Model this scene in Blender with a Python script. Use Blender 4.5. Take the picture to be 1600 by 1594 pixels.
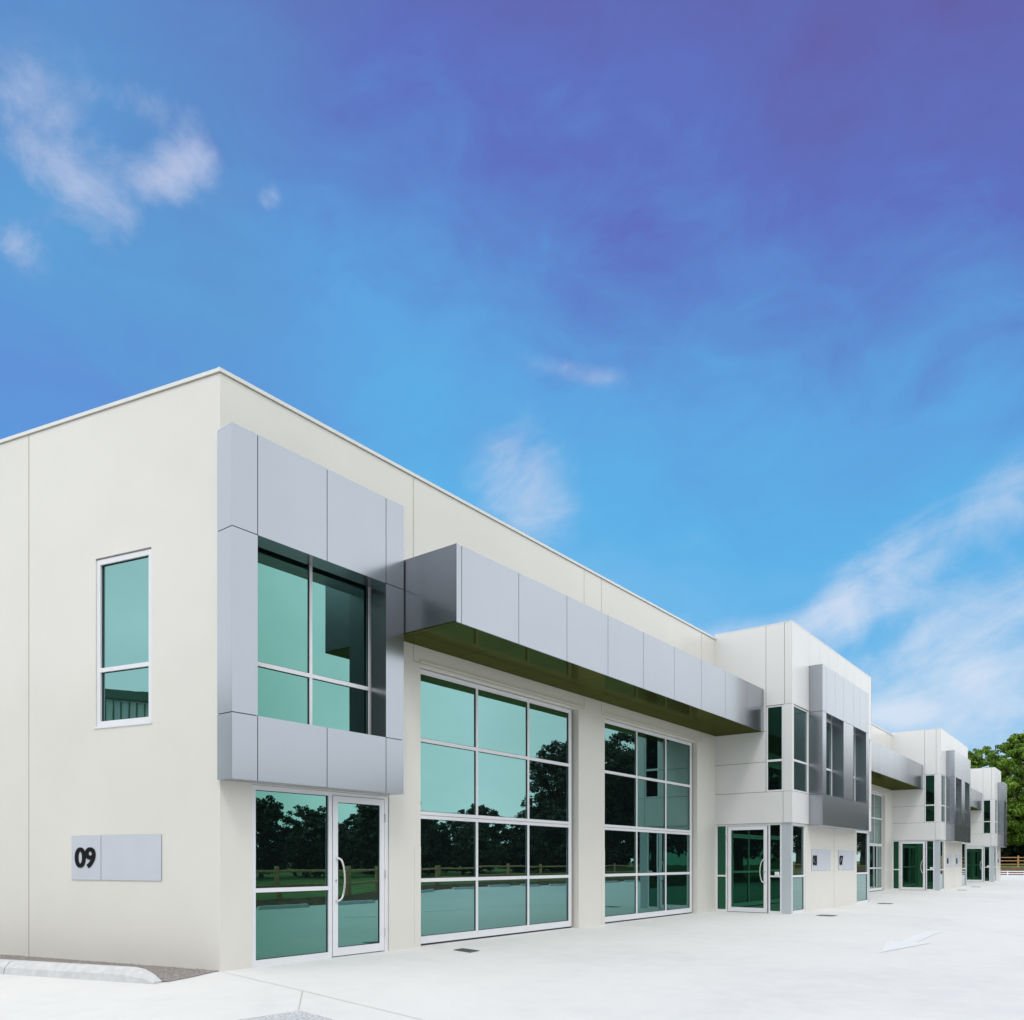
import bpy, math, random
import numpy as np
from mathutils import Vector, Matrix

for o in list(bpy.data.objects):
    bpy.data.objects.remove(o)
SC = bpy.context.scene
COL = SC.collection
R = math.radians

# ------------------------------------------------------------------ camera
cam_d = bpy.data.cameras.new('camera')
cam = bpy.data.objects.new('camera', cam_d)
COL.objects.link(cam)
SC.camera = cam
cam.location = (-6.1914, -9.7753, 1.5)
cam.rotation_euler = (R(90), 0, R(37.55 - 90))
cam_d.sensor_width = 36
cam_d.lens = 1246 / 1600 * 36
cam_d.shift_y = (1346 - 797) / 1600
cam_d.clip_end = 3000
cam_d.clip_start = 0.05

# ------------------------------------------------------------------ exposure / renderer
SC.view_settings.view_transform = 'Standard'
SC.view_settings.look = 'None'
SC.view_settings.exposure = 0.0
SC.view_settings.gamma = 1
SC.render.engine = 'CYCLES'
SC.cycles.use_denoising = True
SC.cycles.max_bounces = 8
SC.cycles.glossy_bounces = 5
SC.cycles.diffuse_bounces = 4
SC.cycles.sample_clamp_indirect = 6

# ------------------------------------------------------------------ node helpers
def s2l(c):
    return tuple(((v / 255) / 12.92 if v / 255 <= 0.04045 else ((v / 255 + 0.055) / 1.055) ** 2.4) for v in c)

class NT:
    def __init__(self, tree):
        self.t = tree
        self.n = tree.nodes
        self.l = tree.links
    def new(self, typ, **kw):
        nd = self.n.new(typ)
        for k, v in kw.items():
            setattr(nd, k, v)
        return nd
    def put(self, sock, v):
        if isinstance(v, bpy.types.NodeSocket):
            self.l.new(v, sock)
        elif isinstance(v, (tuple, list)) and len(v) == 3 and sock.type == 'RGBA':
            sock.default_value = (*v, 1)
        else:
            sock.default_value = v
    def math(self, op, a, b=None, c=None, clamp=False):
        nd = self.new('ShaderNodeMath', operation=op, use_clamp=clamp)
        self.put(nd.inputs[0], a)
        if b is not None: self.put(nd.inputs[1], b)
        if c is not None: self.put(nd.inputs[2], c)
        return nd.outputs[0]
    def smooth(self, x, lo, hi, a=0.0, b=1.0):
        nd = self.new('ShaderNodeMapRange', interpolation_type='SMOOTHSTEP')
        self.put(nd.inputs['Value'], x)
        nd.inputs['From Min'].default_value = lo
        nd.inputs['From Max'].default_value = hi
        nd.inputs['To Min'].default_value = a
        nd.inputs['To Max'].default_value = b
        return nd.outputs['Result']
    def mix(self, f, a, b, blend='MIX'):
        nd = self.new('ShaderNodeMix', data_type='RGBA', blend_type=blend)
        self.put(nd.inputs[0], f)
        self.put(nd.inputs[6], a)
        self.put(nd.inputs[7], b)
        return nd.outputs[2]
    def noise(self, vec, scale, detail=4, rough=0.5, dist=0.0):
        nd = self.new('ShaderNodeTexNoise')
        if vec is not None: self.l.new(vec, nd.inputs['Vector'])
        nd.inputs['Scale'].default_value = scale
        nd.inputs['Detail'].default_value = detail
        nd.inputs['Roughness'].default_value = rough
        nd.inputs['Distortion'].default_value = dist
        return nd.outputs['Fac']
    def ramp(self, x, stops, interp='LINEAR'):
        nd = self.new('ShaderNodeValToRGB')
        self.put(nd.inputs[0], x)
        cr = nd.color_ramp
        cr.interpolation = interp
        while len(cr.elements) < len(stops):
            cr.elements.new(0.5)
        for e, (p, c) in zip(cr.elements, stops):
            e.position = p
            e.color = (*c, 1)
        return nd.outputs[0]

# ------------------------------------------------------------------ world: blue and violet sky ahead, pale overcast behind
SUN_EL, SUN_AZ = 58.0, 222.0        # azimuth counted from +X, counter-clockwise
w = bpy.data.worlds.new('World')
SC.world = w
w.use_nodes = True
T = NT(w.node_tree)
T.n.clear()
out = T.new('ShaderNodeOutputWorld')
bg = T.new('ShaderNodeBackground')
bg.inputs['Strength'].default_value = 0.1
T.l.new(bg.outputs[0], out.inputs[0])
sky = T.new('ShaderNodeTexSky', sky_type='NISHITA')
sky.sun_disc = False
sky.sun_elevation = R(SUN_EL)
sky.sun_rotation = R(90 - SUN_AZ)
gen = T.new('ShaderNodeTexCoord').outputs['Generated']
sep = T.new('ShaderNodeSeparateXYZ')
T.l.new(gen, sep.inputs[0])
dx, dy, dz = sep.outputs
az = T.math('MULTIPLY', T.math('ARCTAN2', dy, dx), 180 / math.pi)
el = T.math('MULTIPLY', T.math('ARCSINE', dz), 180 / math.pi)
elN = T.math('DIVIDE', el, 60.0, clamp=True)
# direction vector squeezed vertically: thin layered mottling
mp = T.new('ShaderNodeMapping')
T.l.new(gen, mp.inputs[0])
mp.inputs['Scale'].default_value = (1, 1, 1.9)
mott = T.noise(mp.outputs[0], 3.1, 6, 0.55, 0.6)
mott2 = T.noise(mp.outputs[0], 9.0, 5, 0.6, 0.8)
elR = T.math('ADD', elN, T.math('MULTIPLY', T.math('SUBTRACT', 37.0, az), 0.2 / 60))
elM = T.math('ADD', T.math('MULTIPLY', T.smooth(az, 44, 60), T.math('SUBTRACT', elN, elR)), elR)
elM = T.math('ADD', elM, T.math('ADD', T.math('MULTIPLY', T.math('SUBTRACT', mott, 0.5), 0.26),
                                T.math('MULTIPLY', T.math('SUBTRACT', mott2, 0.5), 0.17)), clamp=True)
S = lambda *c: s2l(c)
right = T.ramp(elM, [(0.0, S(205, 224, 243)), (8/60, S(186, 215, 243)), (13/60, S(158, 205, 240)), (18/60, S(112, 186, 236)),
                     (24/60, S(95, 179, 234)), (31.5/60, S(95, 167, 228)), (37/60, S(94, 141, 212)), (42.5/60, S(95, 114, 195)), (50/60, S(100, 98, 170))])
left = T.ramp(elM, [(0.0, S(190, 218, 240)), (15/60, S(120, 180, 230)), (22/60, S(94, 156, 224)), (28/60, S(96, 148, 218)),
                    (35/60, S(95, 160, 217)), (42/60, S(95, 145, 206)), (50/60, S(94, 128, 196))])
base = T.mix(T.smooth(T.math('ADD', az, T.math('MULTIPLY', T.math('SUBTRACT', mott, 0.5), 30)), 44, 64), right, left)

def dotn(v):
    nd = T.new('ShaderNodeVectorMath', operation='DOT_PRODUCT')
    T.l.new(gen, nd.inputs[0]); nd.inputs[1].default_value = tuple(v)
    return nd.outputs['Value']
def blob(a0, e0, ra, re, tilt=0.0):
    """soft elliptical patch round a direction (azimuth, elevation, half sizes in degrees); tilt lifts its right end"""
    a, e = R(a0), R(e0)
    tr_ = Vector((math.sin(a), -math.cos(a), 0))                                  # to the right when facing it
    tu = Vector((-math.cos(a) * math.sin(e), -math.sin(a) * math.sin(e), math.cos(e)))
    c, s = math.cos(R(tilt)), math.sin(R(tilt))
    p = dotn((tr_ * c + tu * s) / math.sin(R(ra)))
    q = dotn((tu * c - tr_ * s) / math.sin(R(re)))
    d = T.math('SQRT', T.math('ADD', T.math('POWER', p, 2), T.math('POWER', q, 2)))
    return T.smooth(d, 0.0, 1.0, 1.0, 0.0)

def addm(*v):
    r = v[0]
    for x in v[1:]:
        r = T.math('ADD', r, x)
    return r

# puffy clouds high at the left
K_ = lambda f, v: T.math('MULTIPLY', v, f)
puff = addm(K_(1.15, blob(60.2, 38.9, 3.0, 1.9, 35)), K_(0.55, blob(61.8, 40.9, 3.8, 1.4, 10)), K_(0.55, blob(69.0, 38.4, 6.0, 3.0, -5)), K_(0.5, blob(65.0, 35.9, 5.0, 2.0, -22)),
            K_(0.6, blob(69.6, 33.3, 3.2, 1.9, -35)), K_(0.6, blob(54.4, 38.6, 1.2, 1.0, 40)), K_(0.55, blob(65.5, 38, 10, 6.5, 0)))
n1 = T.noise(gen, 14, 10, 0.60, 0.35)
puffm = T.smooth(T.math('ADD', T.math('MULTIPLY', puff, 1.0), T.math('MULTIPLY', T.math('SUBTRACT', n1, 0.5), 3.0)), 0.18, 1.75)
puffm = T.math('MULTIPLY', puffm, T.smooth(puff, 0.0, 0.5))
# feathery cirrus, low at the right
_a, _e, _t = R(12), R(17), R(20)
_r = Vector((math.sin(_a), -math.cos(_a), 0)); _u = Vector((-math.cos(_a) * math.sin(_e), -math.sin(_a) * math.sin(_e), math.cos(_e)))
cx3 = T.new('ShaderNodeCombineXYZ')
T.l.new(dotn(_r * math.cos(_t) + _u * math.sin(_t)), cx3.inputs[0])
T.l.new(dotn((_u * math.cos(_t) - _r * math.sin(_t)) * 2.5), cx3.inputs[1])
n2 = T.math('ADD', T.math('MULTIPLY', T.noise(cx3.outputs[0], 6.0, 10, 0.6, 0.7), 0.55), T.math('MULTIPLY', T.noise(gen, 9.0, 10, 0.62, 0.5), 0.45))
cir = addm(K_(1.15, blob(13.5, 17.6, 8.5, 3.4, 33)), K_(0.85, blob(6.5, 20.6, 10, 3.6, 32)), K_(1.05, blob(22.5, 14.2, 14, 3.0, 13)), K_(0.95, blob(5.5, 13.5, 14, 6.5, 12)),
           K_(0.8, blob(9, 8, 20, 7.0, 5)), K_(0.85, blob(36.5, 25.5, 7, 5.5, -45)), K_(0.6, blob(32.5, 31.4, 5.5, 1.2, -12)), K_(1.3, blob(11.8, 9.4, 3.4, 1.4, 0)))
cirm = T.smooth(T.math('ADD', T.math('MULTIPLY', cir, 0.85), T.math('MULTIPLY', T.math('SUBTRACT', n2, 0.5), 3.8)), 0.0, 1.6)
cirm = T.math('MULTIPLY', cirm, T.smooth(cir, 0.0, 0.6))
ccol = T.mix(T.smooth(el, 10, 36), S(218, 230, 247), S(196, 206, 234))
clouds = T.math('MULTIPLY', T.math('MAXIMUM', puffm, cirm), 0.9)
ahead = T.mix(clouds, base, ccol)
# pale overcast over the yard behind the photographer
n3 = T.noise(mp.outputs[0], 2.2, 6, 0.6, 0.5)
over = T.ramp(n3, [(0.3, (1.20, 1.29, 1.37)), (0.7, (1.60, 1.65, 1.70))])
fdot = T.math('ADD', T.math('MULTIPLY', dx, math.cos(R(37.55))), T.math('MULTIPLY', dy, math.sin(R(37.55))))
of = T.math('MAXIMUM', T.smooth(fdot, 0.30, 0.56, 1.0, 0.0), T.smooth(dy, -0.12, 0.04, 1.0, 0.0))
full = T.mix(of, ahead, over)
scaled = T.new('ShaderNodeVectorMath', operation='SCALE')
T.l.new(full, scaled.inputs[0])
scaled.inputs['Scale'].default_value = 10.0
fin = T.mix(0.05, scaled.outputs[0], sky.outputs[0])
T.l.new(fin, bg.inputs[0])

sun_d = bpy.data.lights.new('sun', 'SUN')
sun_d.energy = 1.1
sun_d.angle = R(14)
sun_d.color = (1.0, 0.965, 0.91)
sun = bpy.data.objects.new('sun', sun_d)
COL.objects.link(sun)
sdir = Vector((math.cos(R(SUN_AZ)) * math.cos(R(SUN_EL)), math.sin(R(SUN_AZ)) * math.cos(R(SUN_EL)), math.sin(R(SUN_EL))))
sun.rotation_euler = sdir.to_track_quat('Z', 'Y').to_euler()
sun.location = (0, -20, 30)

# ------------------------------------------------------------------ materials
def mat(name, color, rough=0.5, metal=0.0, var=0.0, vscale=1.0, spec=0.5, bump=0.0, bscale=60, vdetail=4, tex='Object', coat=0.0):
    m = bpy.data.materials.new(name)
    m.use_nodes = True
    t = NT(m.node_tree)
    b = t.n['Principled BSDF']
    b.inputs['Roughness'].default_value = rough
    b.inputs['Metallic'].default_value = metal
    b.inputs['Specular IOR Level'].default_value = spec
    b.inputs['Coat Weight'].default_value = coat
    tc = t.new('ShaderNodeTexCoord').outputs[tex]
    if var:
        n = t.noise(tc, vscale, vdetail, 0.55)
        lo = tuple(c * (1 - var) for c in color)
        hi = tuple(min(1, c * (1 + var)) for c in color)
        t.l.new(t.ramp(n, [(0.3, lo), (0.7, hi)]), b.inputs['Base Color'])
    else:
        b.inputs['Base Color'].default_value = (*color, 1)
    if bump:
        bn = t.new('ShaderNodeBump')
        bn.inputs['Strength'].default_value = bump
        bn.inputs['Distance'].default_value = 0.01
        t.l.new(t.noise(tc, bscale, 5, 0.6), bn.inputs['Height'])
        t.l.new(bn.outputs[0], b.inputs['Normal'])
    return m

M = {}
M['precast'] = mat('painted_precast', (0.695, 0.672, 0.622), 0.28, var=0.03, vscale=0.6, bump=0.04, bscale=40)
M['joint'] = mat('joint_sealant', (0.42, 0.38, 0.31), 0.8, var=0.08, vscale=8)
M['white'] = mat('white_cladding', (0.70, 0.695, 0.69), 0.32, var=0.015, vscale=1.2)
M['acp'] = mat('silver_cladding', (0.375, 0.398, 0.430), 0.22, metal=0.9, var=0.02, vscale=0.8)
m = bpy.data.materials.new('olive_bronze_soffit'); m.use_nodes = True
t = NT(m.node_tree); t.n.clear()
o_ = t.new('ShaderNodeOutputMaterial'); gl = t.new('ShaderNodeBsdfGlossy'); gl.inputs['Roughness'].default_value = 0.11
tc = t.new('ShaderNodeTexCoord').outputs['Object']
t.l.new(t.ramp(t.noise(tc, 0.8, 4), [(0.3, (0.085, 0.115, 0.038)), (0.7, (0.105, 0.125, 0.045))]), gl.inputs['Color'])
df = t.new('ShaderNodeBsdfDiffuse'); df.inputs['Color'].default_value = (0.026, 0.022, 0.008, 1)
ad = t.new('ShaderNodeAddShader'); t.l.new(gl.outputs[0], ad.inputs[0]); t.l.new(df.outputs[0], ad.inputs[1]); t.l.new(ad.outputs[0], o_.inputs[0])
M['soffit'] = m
M['dark'] = mat('shadow_gap_black', (0.03, 0.03, 0.035), 0.7, var=0.1, vscale=5)
M['frame'] = mat('white_aluminium', (0.73, 0.74, 0.77), 0.35, var=0.02, vscale=3)
M['post'] = mat('pale_grey_aluminium', (0.53, 0.575, 0.62), 0.3, metal=0.3, var=0.02, vscale=3)
M['steel'] = mat('satin_steel', (0.78, 0.77, 0.74), 0.25, metal=0.9, var=0.03, vscale=20)
M['cap'] = mat('parapet_flashing', (0.70, 0.70, 0.67), 0.35, var=0.03, vscale=4)
M['plate'] = mat('sign_plate_silver', (0.53, 0.56, 0.62), 0.35, metal=0.0, var=0.02, vscale=3)
M['black'] = mat('black_numeral', (0.008, 0.008, 0.009), 0.8, spec=0.15, var=0.1, vscale=20)
M['roofm'] = mat('roof_sheet', (0.5, 0.5, 0.5), 0.5, metal=0.4, var=0.05, vscale=2)
M['kerbc'] = mat('kerb_concrete', (0.54, 0.54, 0.545), 0.85, var=0.10, vscale=9, bump=0.4, bscale=50, vdetail=8)
M['gravel'] = mat('grey_gravel', (0.30, 0.27, 0.255), 0.9, var=0.5, vscale=55, bump=0.8, bscale=90, vdetail=3)
M['aggregate'] = mat('exposed_aggregate', (0.46, 0.47, 0.49), 0.9, var=0.45, vscale=38, bump=0.8, bscale=60, vdetail=4)
M['grate'] = mat('galvanised_grate', (0.16, 0.17, 0.18), 0.5, metal=0.6, var=0.2, vscale=20)
M['paint'] = mat('white_road_paint', (0.69, 0.695, 0.70), 0.6, var=0.06, vscale=9)
M['timber'] = mat('treated_pine', (0.42, 0.25, 0.11), 0.8, var=0.22, vscale=6, bump=0.3, bscale=30)
M['rail_w'] = mat('white_barrier_paint', (0.78, 0.78, 0.77), 0.6, var=0.05, vscale=5)
M['mulch'] = mat('bark_mulch', (0.105, 0.050, 0.024), 0.95, var=0.75, vscale=3.5, bump=0.9, bscale=12, vdetail=8)
M['grass'] = mat('mown_grass', (0.085, 0.14, 0.022), 0.9, var=0.35, vscale=1.4, bump=0.5, bscale=30, vdetail=8)
M['bark'] = mat('grey_bark', (0.13, 0.11, 0.085), 0.9, var=0.3, vscale=7, bump=0.6, bscale=20)
M['shed'] = mat('pale_green_sheet', (0.50, 0.58, 0.52), 0.4, metal=0.0, var=0.05, vscale=2)
M['shedroof'] = mat('dark_green_roof', (0.04, 0.10, 0.06), 0.4, var=0.05, vscale=2)
M['plastic'] = mat('white_plastic', (0.85, 0.86, 0.88), 0.35, var=0.01, vscale=4)

# concrete yard: broom-finished, faint blotches and stains
m = bpy.data.materials.new('pale_concrete'); m.use_nodes = True
t = NT(m.node_tree); b = t.n['Principled BSDF']
tc = t.new('ShaderNodeTexCoord').outputs['Object']
na = t.noise(tc, 0.22, 6, 0.6, 0.6); nb = t.noise(tc, 2.4, 8, 0.65, 0.3); nc = t.noise(tc, 60, 3, 0.7)
va = t.math('ADD', t.math('ADD', t.math('MULTIPLY', na, 0.5), t.math('MULTIPLY', nb, 0.32)), t.math('MULTIPLY', nc, 0.18))
t.l.new(t.ramp(va, [(0.34, (0.555, 0.555, 0.56)), (0.5, (0.64, 0.632, 0.622)), (0.66, (0.685, 0.675, 0.66))]), b.inputs['Base Color'])
b.inputs['Roughness'].default_value = 0.75
b.inputs['Specular IOR Level'].default_value = 0.35
bn = t.new('ShaderNodeBump'); bn.inputs['Strength'].default_value = 0.25; bn.inputs['Distance'].default_value = 0.006
t.l.new(t.noise(tc, 45, 6, 0.7), bn.inputs['Height']); t.l.new(bn.outputs[0], b.inputs['Normal'])
M['concrete'] = m

# green reflective glass: tint follows view slant, lowered head-on and midway to darken reflections
m = bpy.data.materials.new('green_reflective_glass'); m.use_nodes = True
t = NT(m.node_tree); t.n.clear()
o_ = t.new('ShaderNodeOutputMaterial')
lw = t.new('ShaderNodeLayerWeight'); lw.inputs['Blend'].default_value = 0.5
tint = t.ramp(lw.outputs['Facing'], [(0.03, (0.02, 0.09, 0.045)), (0.10, (0.035, 0.15, 0.09)), (0.24, (0.155, 0.335, 0.295)), (0.36, (0.195, 0.365, 0.35)), (0.54, (0.150, 0.29, 0.27)), (0.75, (0.34, 0.47, 0.445)), (0.96, (0.9, 0.95, 0.93))])
gl = t.new('ShaderNodeBsdfGlossy'); gl.inputs['Roughness'].default_value = 0.0
t.l.new(tint, gl.inputs['Color'])
tc = t.new('ShaderNodeTexCoord').outputs['Object']
bn = t.new('ShaderNodeBump'); bn.inputs['Strength'].default_value = 0.12; bn.inputs['Distance'].default_value = 0.004
t.l.new(t.noise(tc, 1.6, 2, 0.4), bn.inputs['Height']); t.l.new(bn.outputs[0], gl.inputs['Normal'])
df = t.new('ShaderNodeBsdfDiffuse'); df.inputs['Color'].default_value = (0.003, 0.005, 0.005, 1)
ad = t.new('ShaderNodeAddShader')
t.l.new(gl.outputs[0], ad.inputs[0]); t.l.new(df.outputs[0], ad.inputs[1]); t.l.new(ad.outputs[0], o_.inputs[0])
M['glass'] = m

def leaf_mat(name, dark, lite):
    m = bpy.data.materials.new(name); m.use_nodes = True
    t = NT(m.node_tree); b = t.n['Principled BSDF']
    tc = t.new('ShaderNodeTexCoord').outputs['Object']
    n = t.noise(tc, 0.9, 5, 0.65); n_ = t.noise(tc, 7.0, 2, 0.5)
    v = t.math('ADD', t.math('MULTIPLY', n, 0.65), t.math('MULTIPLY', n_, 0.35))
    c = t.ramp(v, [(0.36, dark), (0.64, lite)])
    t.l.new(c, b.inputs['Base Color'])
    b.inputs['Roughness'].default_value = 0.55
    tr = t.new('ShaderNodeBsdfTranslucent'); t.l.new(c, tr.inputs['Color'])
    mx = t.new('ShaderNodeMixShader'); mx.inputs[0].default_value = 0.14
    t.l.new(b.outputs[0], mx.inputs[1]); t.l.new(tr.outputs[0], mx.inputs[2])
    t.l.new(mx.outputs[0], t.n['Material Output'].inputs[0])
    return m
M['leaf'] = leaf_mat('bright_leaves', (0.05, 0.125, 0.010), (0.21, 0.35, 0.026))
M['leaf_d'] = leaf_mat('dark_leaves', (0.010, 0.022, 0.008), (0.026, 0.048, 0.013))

# ------------------------------------------------------------------ mesh builder
class Frame:
    """u along the face (rightwards seen from outside), n outward, z up"""
    def __init__(s, o, u, n):
        s.o = Vector(o); s.u = Vector(u).normalized(); s.n = Vector(n).normalized()
    def p(s, u, n, z):
        return s.o + s.u * u + s.n * n + Vector((0, 0, z))
    def at(s, u=0, n=0, z=0):
        return Frame(s.p(u, n, z), s.u, s.n)
WORLD = Frame((0, 0, 0), (1, 0, 0), (0, -1, 0))

class MB:
    def __init__(s):
        s.v = []; s.f = []; s.m = []; s.mats = []
    def mi(s, m):
        if m not in s.mats: s.mats.append(m)
        return s.mats.index(m)
    def poly(s, pts, m):
        i = len(s.v); s.v += [tuple(p) for p in pts]; s.f.append(tuple(range(i, i + len(pts)))); s.m.append(s.mi(m))
    def box(s, fr, u0, u1, n0, n1, z0, z1, m):
        if u1 - u0 < 1e-4 or n1 - n0 < 1e-5 or z1 - z0 < 1e-4: return
        i = len(s.v)
        for z in (z0, z1):
            for (u, n) in ((u0, n1), (u1, n1), (u1, n0), (u0, n0)):
                s.v.append(tuple(fr.p(u, n, z)))
        for q in ((0, 1, 5, 4), (1, 2, 6, 5), (2, 3, 7, 6), (3, 0, 4, 7), (4, 5, 6, 7), (3, 2, 1, 0)):
            s.f.append(tuple(i + k for k in q)); s.m.append(s.mi(m))
    def tube(s, pts, radii, m, seg=10, caps=True):
        pts = [Vector(p) for p in pts]
        if not isinstance(radii, (list, tuple)): radii = [radii] * len(pts)
        base = len(s.v); mi = s.mi(m)
        up = Vector((0.13, 0.31, 0.94))
        for k, p in enumerate(pts):
            d = (pts[min(k + 1, len(pts) - 1)] - pts[max(k - 1, 0)]).normalized()
            a = d.cross(up)
            if a.length < 1e-3: a = d.cross(Vector((1, 0, 0)))
            a.normalize(); b_ = d.cross(a)
            for j in range(seg):
                an = 2 * math.pi * j / seg
                s.v.append(tuple(p + (a * math.cos(an) + b_ * math.sin(an)) * radii[k]))
        for k in range(len(pts) - 1):
            for j in range(seg):
                a0 = base + k * seg + j; a1 = base + k * seg + (j + 1) % seg
                s.f.append((a0, a1, a1 + seg, a0 + seg)); s.m.append(mi)
        if caps:
            s.f.append(tuple(base + j for j in range(seg - 1, -1, -1))); s.m.append(mi)
            e = base + (len(pts) - 1) * seg
            s.f.append(tuple(e + j for j in range(seg))); s.m.append(mi)
    def build(s, name, parent=None, smooth=False, label=None):
        me = bpy.data.meshes.new(name)
        me.from_pydata(s.v, [], s.f)
        for k in s.mats: me.materials.append(M[k])
        me.polygons.foreach_set('material_index', s.m)
        if smooth:
            me.polygons.foreach_set('use_smooth', [True] * len(s.f))
        me.update()
        ob = bpy.data.objects.new(name, me)
        COL.objects.link(ob)
        if parent is not None:
            ob.parent = parent
            ob.matrix_parent_inverse = Matrix.Translation(-parent_world(parent))
        if label: ob['label'] = label
        return ob

def parent_world(p):
    v = Vector((0, 0, 0))
    while p is not None:
        v += p.location; p = p.parent
    return v

def thing(name, label, cat, loc=(0, 0, 0), group=None):
    o = bpy.data.objects.new(name, None); COL.objects.link(o)
    o.location = loc; o.empty_display_size = 0.2
    o['label'] = label; o['category'] = cat
    if group: o['group'] = group
    return o
def tag(o, label, cat, group=None):
    o['label'] = label; o['category'] = cat
    if group: o['group'] = group
    return o
def struct(o, kind='structure'):
    o['kind'] = kind
    return o
rnd = random.Random(7)

# ------------------------------------------------------------------ geometry constants
DEPTH = 16.0
THETA = R(103.52)
SX, SY = math.cos(THETA), math.sin(THETA)
FR = Frame((0, 0, 0), (1, 0, 0), (0, -1, 0))                 # long front
SD = Frame((0, 0, 0), (-SX, -SY, 0), (-SY, SX, 0))           # skewed left side wall (u negative away from the corner)
TOP = 8.22
END = 64.6

# ------------------------------------------------------------------ ground
B = MB()
B.poly([(-700, -700, -0.02), (1500, -700, -0.02), (1500, 900, -0.02), (-700, 900, -0.02)], 'grass')
g = struct(B.build('ground')); g['label'] = 'grassy ground round the yard'
B = MB()
EDGE = [(-45, -12.6), (4, -11.9), (14, -12.3), (21, -17.4), (26, -19.0), (97.2, -19.4)]
B.poly([(x, y, 0) for x, y in EDGE] + [(97.2, 45, 0), (-45, 45, 0)], 'concrete')
struct(B.build('pavement'))
# saw-cut joints in the slab
B = MB()
def strip(B, a, b, wd, z, m):
    a = Vector(a); b = Vector(b); d = (b - a).normalized(); s = Vector((-d.y, d.x)) * wd / 2
    B.poly([(a.x - s.x, a.y - s.y, z), (b.x - s.x, b.y - s.y, z), (b.x + s.x, b.y + s.y, z), (a.x + s.x, a.y + s.y, z)], m)
strip(B, (-0.01, -0.04), (-0.345, -2.2), 0.007, 0.004, 'joint')
strip(B, (-0.345, -2.2), (-1.05, -6.4), 0.007, 0.004, 'joint')
strip(B, (-0.36, -2.24), (-1.13, -3.17), 0.008, 0.005, 'joint')
for x in (37.2, 43.4, 49.6, 55.8, 62.0, 68.2, 74.4):
    strip(B, (x, -3.9 if x > 16 else -0.3), (x, -19.0), 0.006, 0.004, 'joint')
struct(B.build('pavement_joint'))
# painted arrow
B = MB()
z = 0.006
B.poly([(7.85, -6.59, z), (10.05, -6.95, z), (10.05, -6.22, z)], 'paint')
B.poly([(10.05, -6.71, z), (13.0, -6.67, z), (12.9, -6.39, z), (10.05, -6.44, z)], 'paint')
a = struct(B.build('road_marking'))
a['label'] = 'white painted arrow on the pale concrete pointing left'
# parking bay lines behind the camera
B = MB()
for i in range(24):
    x = 16.4 + i * 3.0
    strip(B, (x, -17.2), (x + 0.6, -12.4), 0.09, 0.006, 'paint')
B.build('parking_lines')['kind'] = 'structure'

# exposed aggregate patch at the bottom edge of the view
B = MB()
B.poly([(-1.156, -3.22, 0.005), (-1.78, -3.135, 0.005), (-3.4, -3.0, 0.005), (-3.6, -5.2, 0.005), (-1.6, -6.1, 0.005), (-1.25, -3.85, 0.005), (-1.2, -3.6, 0.005)], 'aggregate')
o = struct(B.build('path')); o['label'] = 'speckled exposed aggregate patch let into the concrete'

# gravel bed against the side wall
def sp(s, n, z):
    return SD.p(-s, n, z)
B = MB()
B.poly([sp(0.02, 0.0, 0.012), sp(0.02, 0.10, 0.008), sp(-0.08, 0.55, 0.008), sp(-0.12, 1.0, 0.008), sp(0.1, 1.14, 0.012), sp(14.5, 1.3, 0.02), sp(14.5, 0.0, 0.02)], 'gravel')
rg = random.Random(3)
for k in range(9000):
    s = rg.uniform(0, 6.2); n = rg.uniform(0.02, 1.12)
    if s < 0.25 and n < 0.1 + 0: continue
    if s < 0.0 or (s < 0.2 and n > 1.05): continue
    r_ = rg.uniform(0.005, 0.013)
    c = sp(s - 0.08 * n, n, 0.016); an = rg.uniform(0, 3)
    pts = [c + Vector((math.cos(an + j * 2.09) * r_ * rg.uniform(.8, 1.3), math.sin(an + j * 2.09) * r_ * rg.uniform(.8, 1.3), 0)) for j in range(3)]
    tp = c + Vector((rg.uniform(-.3, .3) * r_, rg.uniform(-.3, .3) * r_, r_ * 0.9))
    for j in range(3):
        B.poly([pts[j], pts[(j + 1) % 3], tp], 'gravel')
o = struct(B.build('gravel'), 'stuff'); o['label'] = 'grey gravel strip along the foot of the side wall'; o['category'] = 'gravel'

# kerb blocks in front of the gravel
def kerb(s0, s1, taper):
    B = MB()
    secs = []
    N = 14
    for i in range(N + 1):
        f = i / N
        s = s0 + (s1 - s0) * f
        k = 1.0
        if taper: k = min(1.0, 0.12 + ((s - s0) / 0.62)) if s - s0 < 0.62 else 1.0
        k = max(0.05, math.sin(min(1, k) * math.pi / 2)) if taper else 1
        h = 0.16 * k
        off = 1.20 + 0.072 * (s + 0.09)
        wn = 0.26 * (0.35 + 0.65 * k)
        secs.append([sp(s, off, 0.0), sp(s, off - 0.02 * k, h * 0.55), sp(s, off - 0.075 * k - 0.01, h * 0.93), sp(s, off - 0.11 * k - 0.01, h), sp(s, off - wn + 0.02, h), sp(s, off - wn, h * 0.9), sp(s, off - wn, 0.0)])
    for i in range(N):
        for j in range(6):
            B.poly([secs[i][j], secs[i + 1][j], secs[i + 1][j + 1], secs[i][j + 1]][::-1], 'kerbc')
    B.poly(secs[0], 'kerbc'); B.poly(secs[-1][::-1], 'kerbc')
    return B
struct(kerb(-0.10, 2.42, True).build('kerb'))['label'] = 'rounded concrete kerb block ending before the building corner'
struct(kerb(2.435, 5.4, False).build('kerb'))
struct(kerb(5.415, 8.4, False).build('kerb'))
struct(kerb(8.415, 11.4, False).build('kerb'))

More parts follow.
